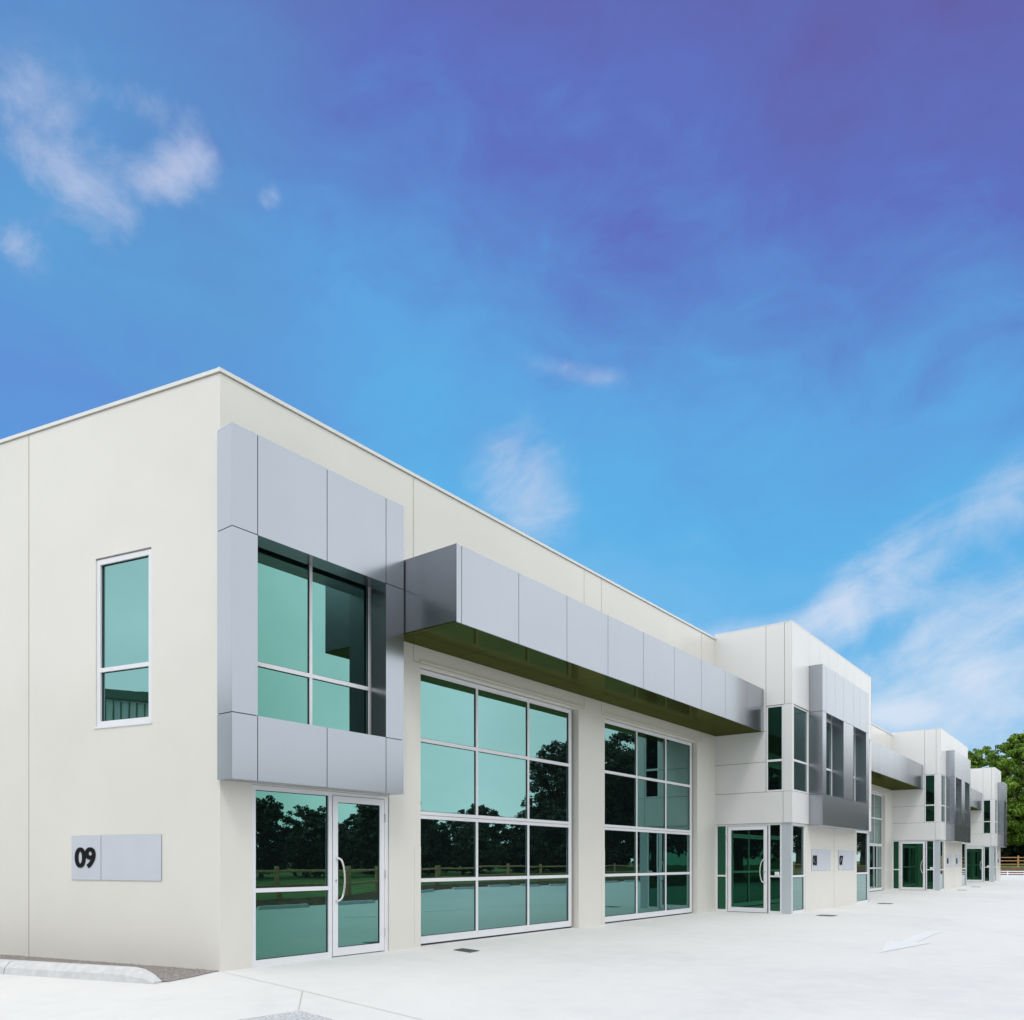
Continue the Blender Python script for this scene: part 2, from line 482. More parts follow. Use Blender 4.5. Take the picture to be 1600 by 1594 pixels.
# drains
def drain(quad, label):
    c = [sum(q[0] for q in quad) / 4, sum(q[1] for q in quad) / 4]
    t_ = thing('drain_cover', label, 'drain cover', (c[0], c[1], 0), 'drain covers along the building')
    B = MB(); q = [Vector((a, b, 0.005)) for a, b in quad]
    B.poly(q, 'dark'); B.build('pit', t_)
    B = MB()
    def P(u, v, z):
        a = q[0].lerp(q[1], u); b = q[3].lerp(q[2], u); p = a.lerp(b, v); return (p.x, p.y, z)
    def bar(u0, u1, v0, v1):
        lo = [P(u0, v0, .006), P(u1, v0, .006), P(u1, v1, .006), P(u0, v1, .006)]
        hi = [P(u0, v0, .012), P(u1, v0, .012), P(u1, v1, .012), P(u0, v1, .012)]
        B.poly(hi, 'grate')
        for i in range(4): B.poly([lo[i], lo[(i + 1) % 4], hi[(i + 1) % 4], hi[i]], 'grate')
    bar(0, 1, 0, .06); bar(0, 1, .94, 1); bar(0, .06, .065, .935); bar(.94, 1, .065, .935)
    for k in range(9):
        u = .12 + k * .09
        bar(u, u + .045, .065, .935)
    B.build('grate', t_)
drain([(3.755, -1.27), (4.06, -1.21), (4.14, -0.75), (3.87, -0.80)], 'square steel drain cover set in the concrete before the large glazed door nearest the camera')
for (x, y, lb) in ((16.55, -3.25, 'flat drain cover on the concrete below the sign reading 08'), (24.25, -3.05, 'flat drain cover beside the far post of the middle entry bay'),
                   (41.0, -3.05, 'faint drain cover before the second white entry bay'), (47.4, -2.85, 'smallest faint drain cover at the far corner of the second entry bay')):
    drain([(x - .22, y - .22), (x + .22, y - .22), (x + .22, y + .22), (x - .22, y + .22)], lb)

# ------------------------------------------------------------------ building pieces
BLD = thing('commercial_building', 'long cream and white two-storey business building with silver cladding and green glass', 'building', (0, 0, 0))

def wall(B, fr, u0, u1, z0, z1, ops, m, n=0.0):
    """front sheet with openings (u0,u1,z0,z1,depth) and their reveals"""
    us = sorted({u0, u1, *[a for o in ops for a in o[:2]]})
    zs = sorted({z0, z1, *[a for o in ops for a in o[2:4]]})
    us = [u for u in us if u0 <= u <= u1]; zs = [z for z in zs if z0 <= z <= z1]
    for i in range(len(us) - 1):
        for j in range(len(zs) - 1):
            cu = (us[i] + us[i + 1]) / 2; cz = (zs[j] + zs[j + 1]) / 2
            if any(o[0] < cu < o[1] and o[2] < cz < o[3] for o in ops): continue
            B.poly([fr.p(us[i], n, zs[j]), fr.p(us[i + 1], n, zs[j]), fr.p(us[i + 1], n, zs[j + 1]), fr.p(us[i], n, zs[j + 1])], m)
    for (a, b, c, d, dep) in ops:
        P = fr.p
        B.poly([P(a, n, c), P(a, n, d), P(a, n - dep, d), P(a, n - dep, c)], m)
        B.poly([P(b, n, d), P(b, n, c), P(b, n - dep, c), P(b, n - dep, d)], m)
        B.poly([P(a, n, d), P(b, n, d), P(b, n - dep, d), P(a, n - dep, d)], m)
        if c > 0.02:
            B.poly([P(b, n, c), P(a, n, c), P(a, n - dep, c), P(b, n - dep, c)], m)
        # dark back
        B.poly([P(a, n - dep, c), P(b, n - dep, c), P(b, n - dep, d), P(a, n - dep, d)], 'dark')

def glazing(parent, name, fr, u0, u1, z0, z1, vs=(), hs=(), fw=0.06, mw=0.05, d=0.06, n=0.0, inset=0.03, bottom=None, label=None, right=None, mat_='frame', tilt=0.12):
    """frame with vertical centres vs and (z, width) horizontals hs; n = front face of the frame"""
    B = MB(); b = fw if bottom is None else bottom; r = fw if right is None else right
    B.box(fr, u0, u0 + fw, n - d, n, z0, z1, mat_)
    B.box(fr, u1 - r, u1, n - d, n, z0, z1, mat_)
    B.box(fr, u0 + fw, u1 - r, n - d, n, z1 - fw, z1, mat_)
    B.box(fr, u0 + fw, u1 - r, n - d, n, z0, z0 + b, mat_)
    ue = [u0 + fw] + [x for v in vs for x in (v - mw / 2, v + mw / 2)] + [u1 - r]
    hh = [(h if isinstance(h, tuple) else (h, mw)) for h in sorted(hs, key=lambda q: q[0] if isinstance(q, tuple) else q)]
    ze = [z0 + b] + [x for (h, wd) in hh for x in (h - wd / 2, h + wd / 2)] + [z1 - fw]
    for (h, wd) in hh:
        if wd > 0.1:      # two sections of a sectional door meet here
            B.box(fr, u0 + fw, u1 - r, n - d, n, h - wd / 2, h - 0.006, mat_)
            B.box(fr, u0 + fw, u1 - r, n - d, n, h + 0.006, h + wd / 2, mat_)
            B.box(fr, u0 + fw, u1 - r, n - d, n - 0.012, h - 0.006, h + 0.006, 'joint')
        else:
            B.box(fr, u0 + fw, u1 - r, n - d, n, h - wd / 2, h + wd / 2, mat_)
    for v in vs:
        for j in range(0, len(ze), 2):
            B.box(fr, v - mw / 2, v + mw / 2, n - d, n - 0.003, ze[j], ze[j + 1], mat_)
    fo = B.build(name, parent, label=label)
    G = MB()
    for i in range(0, len(ue), 2):
        for j in range(0, len(ze), 2):
            a, c, e, f_ = ue[i], ue[i + 1], ze[j], ze[j + 1]
            ta = math.tan(R(rnd.uniform(-tilt, tilt))); tb = math.tan(R(rnd.uniform(-tilt, tilt)))
            mu, mz = (a + c) / 2, (e + f_) / 2
            q = [(a, e), (c, e), (c, f_), (a, f_)]
            G.poly([fr.p(u, n - inset + (u - mu) * ta + (zz - mz) * tb, zz) for (u, zz) in q], 'glass')
            # black rubber gasket at top and right edge of each light
            B2 = 0.012
    G.build('glass', fo)
    K = MB()
    for i in range(0, len(ue), 2):
        for j in range(0, len(ze), 2):
            a, c, e, f_ = ue[i], ue[i + 1], ze[j], ze[j + 1]
            g_ = 0.009
            K.box(fr, a, c, n - inset + 0.006, n - inset + 0.012, f_ - g_, f_, 'dark')
            K.box(fr, c - g_, c, n - inset + 0.006, n - inset + 0.012, e, f_ - g_, 'dark')
            K.box(fr, a, a + g_, n - inset + 0.006, n - inset + 0.012, e, f_ - g_, 'dark')
            K.box(fr, a + g_, c - g_, n - inset + 0.006, n - inset + 0.012, e, e + g_, 'dark')
    K.build('gasket', fo)
    return fo

def handle(parent, fr, u, z0, z1, n, bulge, m='steel'):
    B = MB(); pts = []
    for k in range(17):
        f = k / 16; a = math.pi * f
        s = math.sin(a)
        pts.append(fr.p(u + bulge * s ** 0.75, n + 0.055 * min(1, s * 3.2) + 0.0, z0 + (z1 - z0) * (0.5 - 0.5 * math.cos(a * 0.92 + 0.04 * math.pi) / math.cos(0.04 * math.pi))))
    pts = [fr.p(u, n, z0 + 0.01)] + pts[1:-1] + [fr.p(u, n, z1 - 0.01)]
    B.tube(pts, 0.016, m, 10)
    return B.build('handle', parent, smooth=True)

def door(parent, fr, u0, u1, z0, z1, n, hinge_right, label=None):
    """glazed leaf with its pull handle, lock and hinges"""
    d = glazing(parent, 'door', fr, u0, u1, z0, z1, fw=0.10, d=0.045, n=n, inset=0.022, bottom=0.13, label=label)
    hu = u0 + 0.055 if hinge_right else u1 - 0.055
    handle(d, fr, hu, 0.87, 1.56, n, 0.135 if hinge_right else -0.135)
    L = MB(); L.tube([fr.p(hu - 0.0, n + 0.0, 1.20), fr.p(hu, n + 0.012, 1.20)], 0.018, 'steel', 10); L.build('lock', d)
    he = u1 + 0.012 if hinge_right else u0 - 0.012
    for hz in (0.32, 1.28, 2.22):
        H = MB(); H.tube([fr.p(he, n + 0.008, hz - 0.07), fr.p(he, n + 0.008, hz - 0.025)], 0.012, 'steel', 8)
        H.tube([fr.p(he, n + 0.008, hz - 0.02), fr.p(he, n + 0.008, hz + 0.02)], 0.012, 'steel', 8)
        H.tube([fr.p(he, n + 0.008, hz + 0.025), fr.p(he, n + 0.008, hz + 0.07)], 0.012, 'steel', 8)
        H.build('hinge', d)
    return d

def clad(B, fr, u0, u1, z0, z1, n0, n1, ops, us, zs, m, gap=0.012, th=0.02, sides='lrtb', merge=()):
    """box clad in panels (with dark joints), standing n0..n1 off the wall, with through openings ops=(u0,u1,z0,z1)"""
    U = sorted({u0, u1, *us, *[a for o in ops for a in o[:2]]}); Z = sorted({z0, z1, *zs, *[a for o in ops for a in o[2:4]]})
    g = gap / 2
    def isop(cu, cz):
        return any(o[0] < cu < o[1] and o[2] < cz < o[3] for o in ops)
    def merged(cu, cz):
        return any(q[0] < cu < q[1] and q[2] < cz < q[3] for q in merge)
    for i in range(len(U) - 1):
        for j in range(len(Z) - 1):
            cu = (U[i] + U[i + 1]) / 2; cz = (Z[j] + Z[j + 1]) / 2
            if isop(cu, cz): continue
            # dark core
            a, b, c, d = U[i], U[i + 1], Z[j], Z[j + 1]
            a2 = a + th if (a == u0 or isop(a - 1e-3, cz)) else a
            b2 = b - th if (b == u1 or isop(b + 1e-3, cz)) else b
            c2 = c + th if (c == z0 or isop(cu, c - 1e-3)) else c
            d2 = d - th if (d == z1 or isop(cu, d + 1e-3)) else d
            B.box(fr, a2, b2, n0, n1 - th - 0.004, c2, d2, 'dark')
            if merged(cu, cz): continue
            e = lambda val, edge: 0 if edge else g
            ga = 0 if a == u0 or isop(a - 1e-3, cz) else g
            gb = 0 if b == u1 or isop(b + 1e-3, cz) else g
            gc = 0 if c == z0 or isop(cu, c - 1e-3) else g
            gd = 0 if d == z1 or isop(cu, d + 1e-3) else g
            B.box(fr, a + ga, b - gb, n1 - th, n1, c + gc, d - gd, m)
    for q in merge:
        B.box(fr, q[0] + (g if q[0] > u0 else 0), q[1] - (g if q[1] < u1 else 0), n1 - th, n1, q[2] + (g if q[2] > z0 else 0), q[3] - (g if q[3] < z1 else 0), m)
    Zs = sorted({z0, z1, *zs}); Us = sorted({u0, u1, *us})
    nf = n1 - th - 0.0015
    for j in range(len(Zs) - 1):
        c = Zs[j] + (g if j else th + .001); d = Zs[j + 1] - (g if j < len(Zs) - 2 else th + .001)
        if 'l' in sides: B.box(fr, u0, u0 + th - 0.002, n0, nf, c, d, m)
        if 'r' in sides: B.box(fr, u1 - th + 0.002, u1, n0, nf, c, d, m)
    for i in range(len(Us) - 1):
        a = Us[i] + (g if i else 0); b = Us[i + 1] - (g if i < len(Us) - 2 else 0)
        if 't' in sides: B.box(fr, a, b, n0, nf, z1 - th, z1, m)
        if 'b' in sides: B.box(fr, a, b, n0, nf, z0, z0 + th, m)
    for o in ops:
        B.box(fr, o[0] - th + .002, o[0], n0, nf, o[2], o[3], m)
        B.box(fr, o[1], o[1] + th - .002, n0, nf, o[2], o[3], m)
        B.box(fr, o[0], o[1], n0, nf, o[3], o[3] + th - .002, m)
        B.box(fr, o[0], o[1], n0, nf, o[2] - th + .002, o[2], m)

# ---- wall openings along the front
GD = [(3.90, 8.99), (10.13, 15.29), (26.62, 31.66), (32.93, 38.06), (49.2, 53.3), (54.5, 59.6)]
OP = [(a, b, 0.0, 4.93, 0.22) for a, b in GD]
OP += [(0.50, 3.15, 0.0, 2.59, 0.10), (0.36, 2.93, 3.30, 6.12, 0.16)]
B = MB()
wall(B, FR, 0.0, END, 0.0, 8.16, OP, 'precast')
# joints of the tilt-up panels: sealant lines
def jv(B, fr, u, z0, z1, wd=0.014, n=0.002):
    B.box(fr, u - wd / 2, u + wd / 2, 0.0, n, z0, z1, 'joint')
def jh(B, fr, u0, u1, z, wd=0.014, n=0.002):
    B.box(fr, u0, u1, 0.0, n, z - wd / 2, z + wd / 2, 'joint')
for k0 in (0, 22.85, 44.4):
    for x in (3.72, 9.22, 9.98, 15.57):
        if 16.5 < x + k0 < 25.5 or 39.5 < x + k0 < 48.5: continue
        jv(B, FR, x + k0, 4.975, 8.15)
for a, b in GD:
    jh(B, FR, a - 0.17, b + 0.22, 4.972, 0.016)
    # shallow drip edge over each door
    B.box(FR, a - 0.02, b + 0.20, 0.0, 0.018, 4.985, 5.02, 'precast')
B.build('front_wall', BLD)
# steel-edged jamb guards
for a, b in GD:
    for e, s in ((a, -1), (b, 1)):
        G = MB()
        u0, u1 = (e - 0.15, e) if s < 0 else (e, e + 0.15)
        G.box(FR, u0, u1, 0.0, 0.006, 0.0, 1.76, 'precast')
        if s > 0: G.box(FR, e - 0.006, e, -0.13, 0.006, 0.0, 1.76, 'precast')
        G.build('corner_guard', BLD)

# side wall, rear walls, roof
B = MB()
SW = (-2.42, -1.285, 3.50, 5.995, 0.08)
wall(B, SD, -14.5, 0.0, 0.0, 8.16, [SW], 'precast')
for s in (3.91, 9.1): jv(B, SD, -s, 0.02, 8.15, 0.016)
B.build('side_wall', BLD)
B = MB()
c1 = SD.p(-14.5, 0, 0); c2 = Vector((END, 14.1, 0))
def vq(a, b, z0, z1, m):
    B.poly([(a.x, a.y, z0), (b.x, b.y, z0), (b.x, b.y, z1), (a.x, a.y, z1)], m)
vq(Vector((END, 0, 0)), c2, 0, 8.16, 'precast'); vq(c2, c1, 0, 8.16, 'precast')
B.build('rear_wall', BLD)
B = MB()
B.poly([(0.2, 0.2, 7.7), (END - .1, 0.2, 7.7), (END - .1, 14.0, 7.7), (c1.x + .2, c1.y - .1, 7.7)], 'roofm')
B.build('roof', BLD)
B = MB()
B.box(FR, -0.03, END + .03, -0.26, 0.022, 8.168, TOP, 'cap'); B.box(FR, -0.0, END, 0.0, 0.008, 8.156, 8.168, 'joint')
B.build('parapet_cap', BLD)
B = MB()
B.box(SD, -14.5, 0.0, -0.26, 0.022, 8.169, TOP + .001, 'cap'); B.box(SD, -14.5, -0.0, 0.0, 0.008, 8.156, 8.168, 'joint')
B.build('parapet_cap', BLD)

# side window, entry 09
glazing(BLD, 'window', SD, -2.42, -1.285, 3.50, 5.975, hs=[(4.335, 0.06)], fw=0.075, n=-0.018, inset=0.04)
S_ = MB(); S_.box(SD, -2.44, -1.27, 0.0, 0.014, 3.468, 3.50, 'frame'); S_.build('sill', BLD)
glazing(BLD, 'sidelight', FR, 0.51, 1.95, 0.0, 2.585, hs=[(1.085, 0.06)], fw=0.065, n=-0.02, inset=0.035, bottom=0.09)
F_ = MB(); F_.box(FR, 1.95, 3.14, -0.08, -0.02, 2.535, 2.585, 'frame'); F_.box(FR, 3.065, 3.14, -0.08, -0.02, 0, 2.535, 'frame'); F_.build('door_frame', BLD)
door(BLD, FR, 1.965, 3.052, 0.015, 2.528, -0.015, True)

# silver window surround over entry 09
def surround(x0, x1, z0, z1, n0, n1, ops, us, zs, merge=()):
    B = MB()
    clad(B, FR, x0, x1, z0, z1, n0, n1, ops, us, zs, 'acp', merge=merge)
    return B.build('window_surround', BLD)
surround(-0.045, 3.14, 2.605, 7.35, 0.001, 0.35, [(0.35, 2.745, 3.495, 5.975)], [1.55], [3.495, 5.975])
glazing(BLD, 'window', FR, 0.37, 2.92, 3.32, 6.10, vs=[1.58], hs=[(4.33, 0.06)], fw=0.07, right=0.17, n=-0.06, inset=0.03)

# canopies
def canopy(x0, x1, n=9):
    B = MB(); w_ = 1.495
    us = [x0 + 0.12 + w_ * k for k in range(0, n) if x0 + 0.12 + w_ * k < x1 - 0.3]
    clad(B, FR, x0, x1, 5.25, 6.475, 0.03, 1.49, [], us, [], 'acp', sides='lrt')
    # soffit panels
    Us = [x0] + us + [x1]
    for i in range(len(Us) - 1):
        B.box(FR, Us[i] + .006, Us[i + 1] - .006, 0.035, 1.466, 5.25, 5.269, 'soffit')
    return B.build('canopy', BLD)
canopy(3.165, 16.53)
canopy(25.49, 39.53)
canopy(48.45, 60.96)

# garage doors
for i, (a, b) in enumerate(GD):
    w3 = (b - a - 0.14)
    cols = [a + 0.05 + w3 * 0.333 + (0.0), a + 0.05 + w3 * 0.667]
    if i == 0: cols = [5.595, 7.265]
    if i == 1: cols = [11.945, 13.575]
    G = glazing(BLD, 'garage_door', FR, a - 0.03, b - 0.09, 0.035, 4.915, vs=cols, hs=[(3.66, 0.065), (2.325, 0.13), (1.165, 0.065)], fw=0.085, mw=0.06, n=-0.13, inset=0.03, bottom=0.13, right=0.11, tilt=0.10)
    Q = MB(); Q.box(FR, a, b - 0.05, -0.20, -0.15, 0.004, 0.034, 'dark'); Q.build('rubber_seal', G)

# ---- entry bays
def bay(x0, x1, sx0, sx1, ops, fsplit, numbers, single=False):
    Y = 2.30
    L = Frame((x0, 0, 0), (0, -1, 0), (-1, 0, 0))            # left flank, u = distance out from the facade
    RR = Frame((x1, -Y, 0), (0, 1, 0), (1, 0, 0))            # right flank, u = distance back to the facade
    g = 0.006
    B = MB()
    W = x1 - x0
    wx0, wx1 = x0 + 0.13, x0 + 1.42                           # upper front window
    # dark cores
    B.box(FR, x0 + .022, x1 - .022, 0.0, Y - .024, 5.985, 8.29, 'dark')
    B.box(FR, x0 + .022, x1 - .022, 0.0, Y - .024, 2.63, 3.515, 'dark')
    B.box(FR, x0 + .022, x1 - .022, 0.0, 1.52, 3.515, 5.985, 'dark')
    B.box(FR, x0 + 1.5, x1 - (0.022 if single else 1.5), 1.52, 2.10, 3.515, 5.985, 'dark')
    # left flank panels
    P = [(0, 1.545, 5.262, 8.30), (0, 1.545, 4.375, 5.262), (0, 1.545, 3.505, 4.375), (0, 2.04, 2.61, 3.505), (2.04, Y, 2.61, 3.505),
         (1.545, 2.08, 5.985, 8.30), (2.08, Y, 5.985, 8.30)]
    for fr, fl in ((L, 0), (RR, 1)):
        for (a, b, c, d) in P:
            aa, bb = (a, b) if not fl else (Y - b, Y - a)
            e0 = 0.0 if aa < 1e-6 else g; e1 = 0.0 if abs(bb - Y) < 1e-6 else g
            B.box(fr, aa + e0, bb - e1 - (0.0215 if (not fl and abs(bb - Y) < 1e-6) else 0) , -0.02, 0.0, c + (0 if c == 2.61 else g), d - (0 if d == 8.30 else g), 'white')
    # front panels: corner bands and the parapet band
    us = [x0, x0 + 1.54]
    k = x0 + 1.54
    while k + 1.3 < x1: k += 0.99; us.append(k)
    us.append(x1)
    for i in range(len(us) - 1):
        a, b = us[i], us[i + 1]
        B.box(FR, a + (g if i else 0), b - (g if i < len(us) - 2 else 0), Y - .02, Y, 5.985 + g, 8.30, 'white')
        if i == 0 or (i == len(us) - 2):
            B.box(FR, a + (g if i else 0), b - (g if i < len(us) - 2 else 0), Y - .02, Y, 2.61, 3.505 - g, 'white')
    B.box(FR, x0 + .03, x1 - .03, 0.01, Y - .03, 2.605, 2.628, 'white')           # soffit of the overhang
    B.box(FR, x0 - .004, x1 + .004, 0.0, Y + .004, 8.30, 8.325, 'white')
    B.build('bay_cladding', BLD)
    # corner posts of the upper floor
    for fl in ((0,) if single else (0, 1)):
        C = MB()
        a, b = (x0, x0 + 0.15) if not fl else (x1 - 0.15, x1)
        C.box(FR, a + (0.001), b - 0.001, 2.045, Y - .002, 3.507, 5.983, 'white')
        C.build('corner_post', BLD)
    # upper windows
    glazing(BLD, 'window', L, 1.55, 2.043, 3.51, 5.98, hs=[(4.40, 0.06)], fw=0.045, n=-0.02, inset=0.02)
    glazing(BLD, 'window', FR, x0 + 0.152, x0 + 1.46, 3.51, 5.98, hs=[(4.40, 0.06)], fw=0.05, n=Y - .03, inset=0.02)
    if not single:
        glazing(BLD, 'window', FR, x1 - 1.46, x1 - 0.152, 3.51, 5.98, hs=[(4.40, 0.06)], fw=0.05, n=Y - .03, inset=0.02)
        glazing(BLD, 'window', RR, Y - 2.043, Y - 1.55, 3.51, 5.98, hs=[(4.40, 0.06)], fw=0.045, n=-0.02, inset=0.02)
    # silver surround with deep window slots
    B = MB()
    jl = []
    for o in ops: jl += [(o[0] + o[1]) / 2]
    clad(B, FR, sx0, sx1, 2.57, 7.33, Y + .001, Y + 0.40, ops, jl, [3.495, 5.945], 'acp', gap=0.010)
    B.build('window_surround', BLD)
    for o in ops:
        glazing(BLD, 'window', FR, o[0] + .001, o[1] - .001, o[2] + .001, o[3] - .001, hs=[(4.40, 0.06)], fw=0.05, n=Y + .045, d=0.05, inset=0.03)
    # fill between windows and surround on the front
    segs = [x0 + 1.46] + [v for o in ops for v in (o[0], o[1])] + [x1 - (0.0 if single else 1.46)]
    for i in range(0, len(segs), 2):
        B = MB(); B.box(FR, segs[i], segs[i + 1], 2.10, Y - .004, 3.507, 5.983, 'white')
        B.build('bay_infill', BLD)
    # ground floor
    B = MB()
    gx0, gx1 = x0 + 1.32, (x1 - 1.88 if not single else x1)
    B.box(FR, gx0, gx1, 0.0, 2.26, 0.0, 2.60, 'precast')
    if not single:
        mid = fsplit
        B.box(FR, mid - .007, mid + .007, 2.26, 2.262, 0.0, 2.595, 'joint')
    B.build('bay_wall', BLD)
    lx = x0 + 0.045
    LG = Frame((lx, 0, 0), (0, -1, 0), (-1, 0, 0))
    # entry screen on the left flank: sidelight, door, sidelight, post
    glazing(BLD, 'sidelight', LG, 0.0, 0.36, 0.0, 2.60, hs=[(1.07, 0.05)], fw=0.05, n=0.0, inset=0.03, bottom=0.07)
    Fm = MB(); Fm.box(LG, 0.36, 1.60, -0.06, 0.0, 2.53, 2.60, 'frame'); Fm.build('door_frame', BLD)
    door(BLD, LG, 0.385, 1.565, 0.015, 2.525, 0.01, False)
    glazing(BLD, 'sidelight', LG, 1.60, 1.99, 0.0, 2.60, hs=[(1.07, 0.05)], fw=0.05, n=0.0, inset=0.03, bottom=0.07)
    Kp = MB(); Kp.box(LG, 1.80, 1.92, 0.0, 0.04, 1.095, 1.20, 'plastic'); Kp.box(LG, 1.815, 1.905, 0.04, 0.045, 1.11, 1.185, 'frame'); Kp.build('keypad', BLD)
    C = MB(); C.box(LG, 1.99, 2.25, -0.14, 0.004, 0.0, 2.604, 'post'); C.build('corner_post', BLD)
    glazing(BLD, 'window', FR, lx + 0.14, gx0, 0.0, 2.60, hs=[(1.07, 0.06)], fw=0.07, n=2.235, inset=0.03, bottom=0.08)
    if not single:
        rx = x1 - 0.045
        glazing(BLD, 'window', FR, gx1, rx - 0.16, 0.0, 2.60, hs=[(1.07, 0.06)], fw=0.07, n=2.235, inset=0.03, bottom=0.08)
        RG = Frame((rx, -2.25, 0), (0, 1, 0), (1, 0, 0))
        C = MB(); C.box(RG, 0.0, 0.26, -0.16, 0.004, 0.0, 2.604, 'post'); C.build('corner_post', BLD)
        glazing(BLD, 'sidelight', RG, 0.26, 0.65, 0.0, 2.60, hs=[(1.07, 0.05)], fw=0.05, n=0.0, inset=0.03, bottom=0.07)
        Fm = MB(); Fm.box(RG, 0.65, 1.89, -0.06, 0.0, 2.53, 2.60, 'frame'); Fm.build('door_frame', BLD)
        door(BLD, RG, 0.685, 1.865, 0.015, 2.525, 0.01, True)
        glazing(BLD, 'sidelight', RG, 1.89, 2.25, 0.0, 2.60, hs=[(1.07, 0.05)], fw=0.05, n=0.0, inset=0.03, bottom=0.07)

bay(16.56, 25.45, 18.05, 23.42, [(18.42, 20.27, 3.495, 5.945), (21.42, 23.05, 3.495, 5.945)], 20.82, None)
bay(39.57, 48.42, 41.06, 46.5, [(41.43, 43.3, 3.495, 5.945), (44.45, 46.1, 3.495, 5.945)], 43.8, None)
bay(61.0, 64.6, 62.45, 64.45, [(62.85, 64.05, 3.495, 5.945)], 63.0, None, single=True)

# ------------------------------------------------------------------ unit signs
def numeral_mesh(txt, height, cx_, thick):
    cu = bpy.data.curves.new('numeral', 'FONT')
    cu.body = txt; cu.size = 1.0; cu.offset = 0.03; cu.extrude = 0.02; cu.resolution_u = 6; cu.space_character = 0.93
    ob = bpy.data.objects.new('tmp_text', cu); COL.objects.link(ob)
    bpy.context.view_layer.update()
    me = bpy.data.meshes.new_from_object(ob.evaluated_get(bpy.context.evaluated_depsgraph_get()))
    bpy.data.objects.remove(ob); bpy.data.curves.remove(cu)
    co = np.array([v.co for v in me.vertices])
    mn, mx = co.min(0), co.max(0)
    return me, mn, mx
def sign(fr, u0, u1, uj, z0, z1, txt, nu0, nu1, nz0, nz1, label):
    c = fr.p((u0 + u1) / 2, 0.0, z0)
    t_ = thing('unit_sign', label, 'sign', tuple(c), 'unit number signs on the walls')
    B = MB()
    B.box(fr, u0, u1, 0.0, 0.006, z0, z1, 'dark')
    B.box(fr, u0, uj - .006, 0.006, 0.014, z0, z1, 'plate'); B.box(fr, uj + .006, u1, 0.006, 0.014, z0, z1, 'plate')
    B.build('plate', t_)
    me, mn, mx = numeral_mesh(txt, 1, 1, 1)
    for v in me.vertices:
        q = v.co
        u = nu0 + (q.x - mn[0]) / (mx[0] - mn[0]) * (nu1 - nu0)
        zz = nz0 + (q.y - mn[1]) / (mx[1] - mn[1]) * (nz1 - nz0)
        v.co = fr.p(u, 0.014 + (q.z - mn[2]) / (mx[2] - mn[2]) * 0.012, zz)
    me.materials.clear(); me.materials.append(M['black'])
    ob = bpy.data.objects.new('numeral', me); COL.objects.link(ob); ob.parent = t_
    ob.matrix_parent_inverse = Matrix.Translation(-Vector(t_.location))
sign(SD, -2.925, -1.08, -2.292, 1.225, 1.885, '09', -2.842, -2.40, 1.40, 1.71, 'large silver sign reading 09 on the cream side wall')
FB = FR.at(0, 2.26, 0)
sign(FB, 18.42, 20.37, 18.98, 1.22, 1.87, '08', 18.50, 18.92, 1.37, 1.69, 'silver sign reading 08 on the entry bay wall')
sign(FB, 21.27, 23.20, 21.85, 1.22, 1.87, '07', 21.35, 21.78, 1.37, 1.69, 'silver sign reading 07 to the right of the 08 sign')
sign(FB, 41.42, 43.2, 42.0, 1.22, 1.87, '06', 41.5, 41.92, 1.37, 1.69, 'left one of two small signs on the farther entry bay')
sign(FB, 44.3, 46.1, 44.88, 1.22, 1.87, '05', 44.38, 44.80, 1.37, 1.69, 'right one of two small signs on the farther entry bay')
sign(FB, 62.8, 64.3, 63.35, 1.22, 1.87, '04', 62.88, 63.28, 1.37, 1.69, 'tiny sign on the last and farthest entry bay')

# ------------------------------------------------------------------ far end: barrier, mulch bank, timber fence, trees
def bank_z(x):
    if x < 97.2: return 0.0
    if x < 102: return 0.30 + (x - 97.2) / 4.8 * 0.58
    return 0.88 + min(1.0, (x - 102) * 0.02)
B = MB()
B.poly([(97.2, -40, -0.01), (97.2, 60, -0.01), (97.2, 60, 0.30), (97.2, -40, 0.30)][::-1], 'mulch')
B.poly([(97.2, -40, 0.30), (101.3, -40, 0.80), (101.3, 60, 0.80), (97.2, 60, 0.30)], 'mulch')
o = struct(B.build('flower_bed')); o['label'] = 'brown mulch bed sloping up to the timber fence'
B = MB()
B.poly([(101.3, -60, 0.80), (104, -60, 0.92), (104, 90, 0.92), (101.3, 90, 0.80)], 'grass')
B.poly([(104, -60, 0.92), (400, -60, 1.9), (400, 90, 1.9), (104, 90, 0.92)], 'grass')
struct(B.build('lawn'))
# low white barrier
bt = thing('low_barrier', 'low white two-rail barrier at the far edge of the concrete', 'barrier', (96, 0, 0))
for k in range(19):
    y = -8.9 + k * 1.55
    P_ = MB(); P_.box(WORLD, 95.94, 96.06, -y - .06, -y + .06, 0.0, 0.47, 'rail_w'); P_.build('post', bt)
for zz in (0.17, 0.40):
    P_ = MB(); P_.box(WORLD, 95.90, 95.935, -19.4, 9.2, zz - .045, zz + .055, 'rail_w'); P_.build('rail', bt)
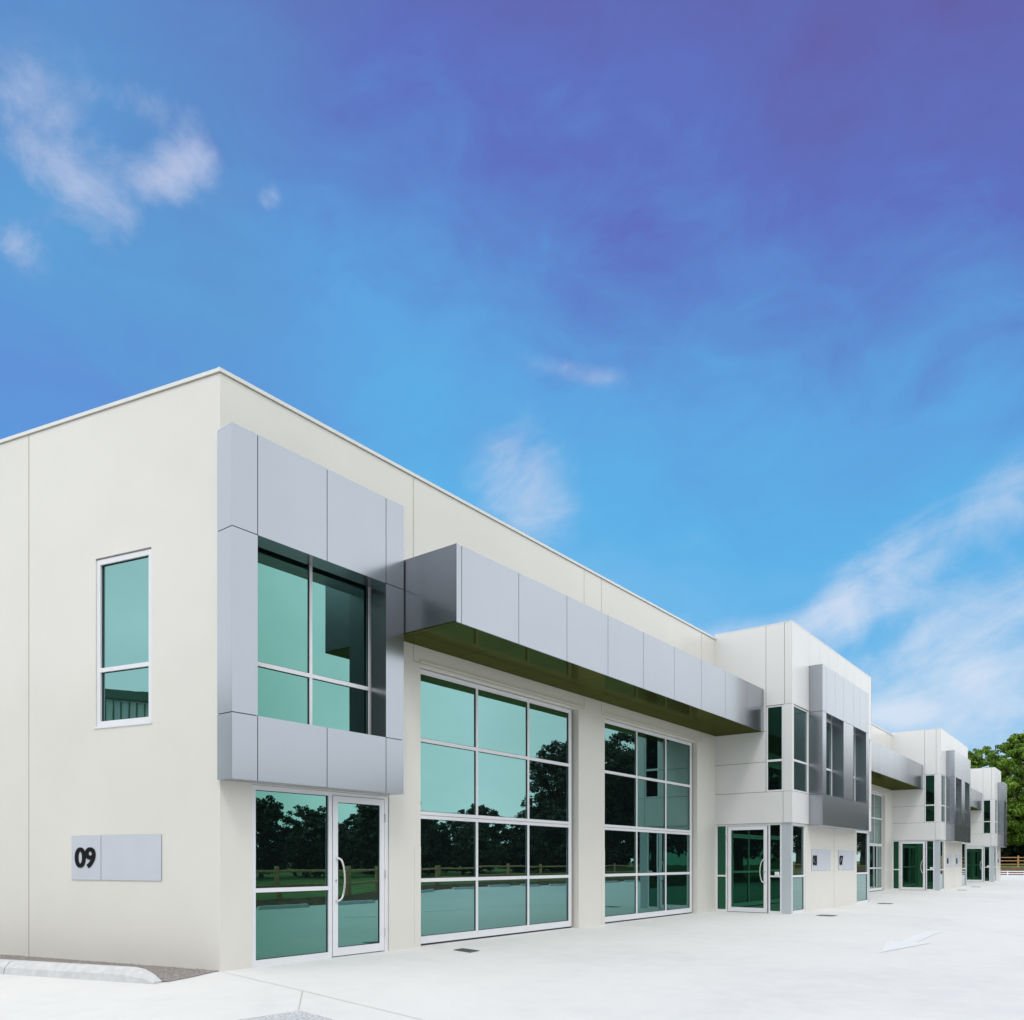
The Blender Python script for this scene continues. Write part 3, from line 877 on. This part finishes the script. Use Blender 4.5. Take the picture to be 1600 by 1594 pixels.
# timber post and rail fences
def fence(name_lab, a, b, zf, n, rails=(0.28, 0.68, 1.06), hp=1.28, pr=0.095):
    t_ = thing('rail_fence', name_lab, 'fence', (a[0], a[1], zf))
    a = Vector((a[0], a[1], zf)); b = Vector((b[0], b[1], zf))
    rg = random.Random(5)
    for k in range(n + 1):
        p = a.lerp(b, k / n); B = MB()
        B.tube([p + Vector((0, 0, -.3)), p + Vector((0, 0, hp - .03)), p + Vector((0, 0, hp))], [pr, pr * .97, pr * .8], 'timber', 10)
        B.build('post', t_)
    for k in range(n):
        p = a.lerp(b, k / n); q = a.lerp(b, (k + 1) / n)
        for r_ in rails:
            B = MB(); mid = p.lerp(q, .5) + Vector((0, 0, r_ + rg.uniform(-.02, .02)))
            B.tube([p + Vector((0, 0, r_)), mid, q + Vector((0, 0, r_))], 0.05, 'timber', 8)
            B.build('rail', t_)
fence('timber post and rail fence on the mulch bank beyond the building', (102, -12.24), (102, 18.26), 0.88, 10)

# ---- trees
def crown_mesh(name, lobes, leaves, size, seed, m, up=0.35):
    rs = np.random.RandomState(seed)
    L = np.array([l[:3] for l in lobes]); r = np.array([l[3] for l in lobes])
    pr = r ** 2 / (r ** 2).sum()
    idx = rs.choice(len(lobes), leaves, p=pr)
    # clumps inside each lobe
    ncl = 36
    cd = rs.normal(size=(len(lobes), ncl, 3)); cd /= np.linalg.norm(cd, axis=2, keepdims=True)
    cr = rs.uniform(0.45, 1.0, (len(lobes), ncl)) ** 0.5
    cc = L[:, None, :] + cd * (cr * r[:, None])[..., None] * np.array([1, 1, 0.85])
    ci = rs.randint(0, ncl, leaves)
    cen = cc[idx, ci]
    d = rs.normal(size=(leaves, 3)); d /= np.linalg.norm(d, axis=1, keepdims=True)
    rad = r[idx] * 0.26 * rs.uniform(0.15, 1.0, leaves) ** 0.6
    p = cen + d * rad[:, None] * np.array([1.15, 1.15, 0.7])
    nrm = d * 0.6 + rs.normal(size=(leaves, 3)) * 0.6 + np.array([0, 0, up]); nrm /= np.linalg.norm(nrm, axis=1, keepdims=True)
    t1 = np.cross(nrm, rs.normal(size=(leaves, 3))); t1 /= np.linalg.norm(t1, axis=1, keepdims=True)
    t2 = np.cross(nrm, t1)
    s = size * rs.uniform(0.55, 1.25, leaves)[:, None]
    v = np.empty((leaves, 4, 3))
    v[:, 0] = p - t1 * s * .5; v[:, 1] = p - t2 * s * .32 + nrm * s * .08; v[:, 2] = p + t1 * s * .5; v[:, 3] = p + t2 * s * .32 - nrm * s * .05
    me = bpy.data.meshes.new(name)
    me.vertices.add(leaves * 4); me.vertices.foreach_set('co', v.reshape(-1))
    me.loops.add(leaves * 4); me.loops.foreach_set('vertex_index', np.arange(leaves * 4))
    me.polygons.add(leaves); me.polygons.foreach_set('loop_start', np.arange(leaves) * 4); me.polygons.foreach_set('loop_total', np.full(leaves, 4))
    me.update(calc_edges=True); me.materials.append(M[m])
    return me
def trunk_mb(H, rad, lobes, seed):
    B = MB(); rg = random.Random(seed)
    hh = H * 0.62
    pts = []; rr = []
    for k in range(7):
        f = k / 6; pts.append((math.sin(f * 3 + seed) * .12 * H * .06, math.cos(f * 2.3 + seed) * .1 * H * .06, -0.3 + (hh + .3) * f)); rr.append(rad * (1.25 if k == 0 else 1) * (1 - .55 * f))
    B.tube(pts, rr, 'bark', 9)
    for l in lobes:
        f = rg.uniform(.35, .9); k = min(5, int(f * 6)); st = Vector(pts[k]); e = Vector(l[:3])
        m1 = st.lerp(e, .5) + Vector((0, 0, -0.06 * (e - st).length))
        B.tube([st, m1, e], [rad * .38, rad * .24, rad * .08], 'bark', 6)
    return B
def tree(loc, H, W, seed, label, group, m='leaf', leaves=14000, size=0.34, low=0.3, nl=13):
    rg = random.Random(seed)
    lobes = []
    for k in range(nl):
        f = (k + .5) / nl; zz = low * H + (H * (1 - low)) * (0.12 + .76 * f)
        w_ = W * math.sin(math.pi * min(1, .18 + .72 * f)) ** .8 * .62
        an = k * 2.4 + rg.uniform(-.5, .5); rr = w_ * rg.uniform(.55, 1.0)
        lobes.append((math.cos(an) * rr, math.sin(an) * rr, zz, W * rg.uniform(.30, .46) * (1 - .25 * f)))
    t_ = thing('tree', label, 'tree', loc, group)
    tr = trunk_mb(H, 0.028 * H, lobes, seed)
    o = tr.build('trunk', None, smooth=True); o.parent = t_
    me = crown_mesh('crown', lobes, leaves, size, seed, m)
    c = bpy.data.objects.new('crown', me); COL.objects.link(c); c.parent = t_
    return t_
tree((118, 6.8, 1.1), 16.2, 5.2, 11, 'smaller bright green tree rising behind the far end of the roof', 'bright trees beyond the far fence', leaves=60000, size=.28, nl=16)
tree((113, -0.4, 1.0), 17.9, 6.6, 23, 'tall bright green tree at the right edge with its trunk showing behind the fence', 'bright trees beyond the far fence', leaves=120000, size=.27, low=.14, nl=24)
tree((121, -10.5, 1.0), 15.5, 5.5, 5, 'tree beyond the far fence, outside the right edge', 'bright trees beyond the far fence', leaves=12000, size=.45, low=.2)
tree((126, 17, 1.0), 11.5, 4.5, 8, 'lower tree hidden behind the end of the building', 'bright trees beyond the far fence', leaves=9000, size=.45, low=.2)
# dark shrubbery under the tall trees
lob = []
rg = random.Random(4)
for k in range(110):
    lob.append((rg.uniform(-2, 5), -24 + k * 0.49 + rg.uniform(-.5, .5), (rg.uniform(0.8, 7.5) if k % 2 else rg.uniform(0.8, 3.8)), rg.uniform(1.8, 2.8)))
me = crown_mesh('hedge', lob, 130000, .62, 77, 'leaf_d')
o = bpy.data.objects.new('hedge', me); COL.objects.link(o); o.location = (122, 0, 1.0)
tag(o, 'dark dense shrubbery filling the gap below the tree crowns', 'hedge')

# ------------------------------------------------------------------ the yard behind the camera (seen mirrored in the glass)
B = MB()
for (a, b) in zip(EDGE[:-1], EDGE[1:]):
    B.poly([(a[0], a[1], 0.0), (a[0], a[1] - 1.1, 0.22), (b[0], b[1] - 1.1, 0.22), (b[0], b[1], 0.0)], 'mulch')
    B.poly([(a[0], a[1] - 1.1, 0.22), (a[0], -60, 0.9), (b[0], -60, 0.9), (b[0], b[1] - 1.1, 0.22)], 'grass')
struct(B.build('grass_verge'))
fence('timber post and rail fence mirrored in the large glazed doors', (26.5, -20.3), (92.5, -20.6), 0.22, 20, rails=(0.45, 0.95), hp=1.12, pr=0.09)
fence('timber fence mirrored in the glazed entrance beside the 09 sign', (-2, -13.1), (14, -13.45), 0.20, 5, rails=(0.45, 0.95), hp=1.12, pr=0.09)
fence('short slanting timber fence between the two longer ones behind the yard', (14.2, -13.6), (26.2, -20.2), 0.20, 4, rails=(0.45, 0.95), hp=1.12, pr=0.09)
# concrete wheel stops
B = MB()
prof = [(0, 0), (0.03, 0.11), (0.06, 0.125), (0.12, 0.125), (0.15, 0.11), (0.18, 0)]
for i in range(5):
    a, b = prof[i], prof[i + 1]
    B.poly([(-1.0 if a[1] == 0 else -.92, a[0], a[1]), (1.0 if a[1] == 0 else .92, a[0], a[1]), (1.0 if b[1] == 0 else .92, b[0], b[1]), (-1.0 if b[1] == 0 else -.92, b[0], b[1])], 'kerbc')
B.poly([(-1.0 if a[1] == 0 else -.92, a[0], a[1]) for a in prof], 'kerbc'); B.poly([(1.0 if a[1] == 0 else .92, a[0], a[1]) for a in prof][::-1], 'kerbc')
ws0 = B.build('wheel_stop')
tag(ws0, 'concrete wheel stop mirrored at the foot of the glazed doors', 'wheel stop', 'wheel stops before the rail fence')
WS = [(3.6, -11.4, 0), (6.6, -11.5, 0), (9.65, -11.65, 0), (12.7, -11.75, 0), (17.6, -14.3, -36), (22.3, -17.3, -22)] + [(26.5 + 3.05 * i, -18.35, 0) for i in range(23)]
for i, (wx, wy, wa) in enumerate(WS):
    o = ws0 if i == 0 else ws0.copy()
    if i: COL.objects.link(o)
    o.location = (wx, wy, 0.0); o.rotation_euler = (0, 0, R(wa))

protos = []
GR = 'trees behind the yard, mirrored in the green glass'
LB = 'dark tree beyond the yard, seen mirrored in the green glass'
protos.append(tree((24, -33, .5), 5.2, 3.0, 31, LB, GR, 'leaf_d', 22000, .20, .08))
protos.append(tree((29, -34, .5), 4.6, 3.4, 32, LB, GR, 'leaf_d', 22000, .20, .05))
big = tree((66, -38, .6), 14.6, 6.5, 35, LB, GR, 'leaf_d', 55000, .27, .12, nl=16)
def copy_tree(src, loc, rot, sc):
    c = src.copy(); COL.objects.link(c); c.location = loc; c.rotation_euler = (0, 0, rot); c.scale = (sc, sc, sc)
    for ch in src.children:
        d = ch.copy(); COL.objects.link(d); d.parent = c
for i, (x, y, s) in enumerate([(16, -35, .9), (20, -31, .85), (33.5, -32, 1.3), (37.5, -36, 1.35), (42, -36, .95), (46, -34, .9), (50, -37, 1.25), (54, -35, 1.1), (58, -33, 1.2), (61.5, -36, 1.4),
                               (39, -40, 1.0), (47, -41, 1.1), (12, -34, 1.0), (6, -36, 1.1), (-2, -34, 1.2), (-10, -35, 1.1)]):
    copy_tree(protos[i % 2], (x, y, .4), i * 1.3, s)
for i, (x, y, s) in enumerate([(75, -41, 1.15), (84, -38, 1.25), (93, -42, 1.1), (104, -30, 1.2), (98, -52, 1.05), (112, -24, 1.0)]):
    copy_tree(big, (x, y, .6), i * 1.7 + .5, s)

for i, (x, y, s) in enumerate([(-19, -20, 1.2), (-13, -27, 1.2), (-27, -16, 1.1), (-4, -30, .95)]):  # unseen tall trees added behind the camera to darken the canopy end's reflections
    copy_tree(big, (x, y, 0), i * 1.1, s)
lob = []
rg = random.Random(9)
for k in range(110):
    lob.append((-20 + k * 1.25, rg.uniform(-1.5, 1.5), rg.uniform(0.5, 1.9), rg.uniform(1.0, 1.7)))
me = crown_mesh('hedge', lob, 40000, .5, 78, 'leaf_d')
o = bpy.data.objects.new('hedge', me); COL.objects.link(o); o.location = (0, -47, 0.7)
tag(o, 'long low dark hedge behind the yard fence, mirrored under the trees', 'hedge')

# neighbouring shed mirrored in the side window
d_ = Vector((math.cos(R(143.6)), math.sin(R(143.6)), 0))
c_ = Vector((-0.43, 1.8, 0)) + d_ * 24
fs = Frame((c_.x, c_.y, 0), (-d_.y, d_.x, 0), (-d_.x, -d_.y, 0))
sh = thing('shed', 'pale ribbed metal shed mirrored in the narrow side window', 'shed', (c_.x, c_.y, 0))
B = MB(); B.box(fs, -9, 9, -8, 0, 0, 8.25, 'shed')
for k in range(60):
    u = -8.9 + k * .3; B.box(fs, u, u + .05, 0, .05, 0.05, 8.2, 'shedroof')
B.build('wall', sh)
B = MB(); B.box(fs, -9.4, 9.4, -8.4, .35, 8.26, 8.62, 'shedroof'); B.build('roof', sh)
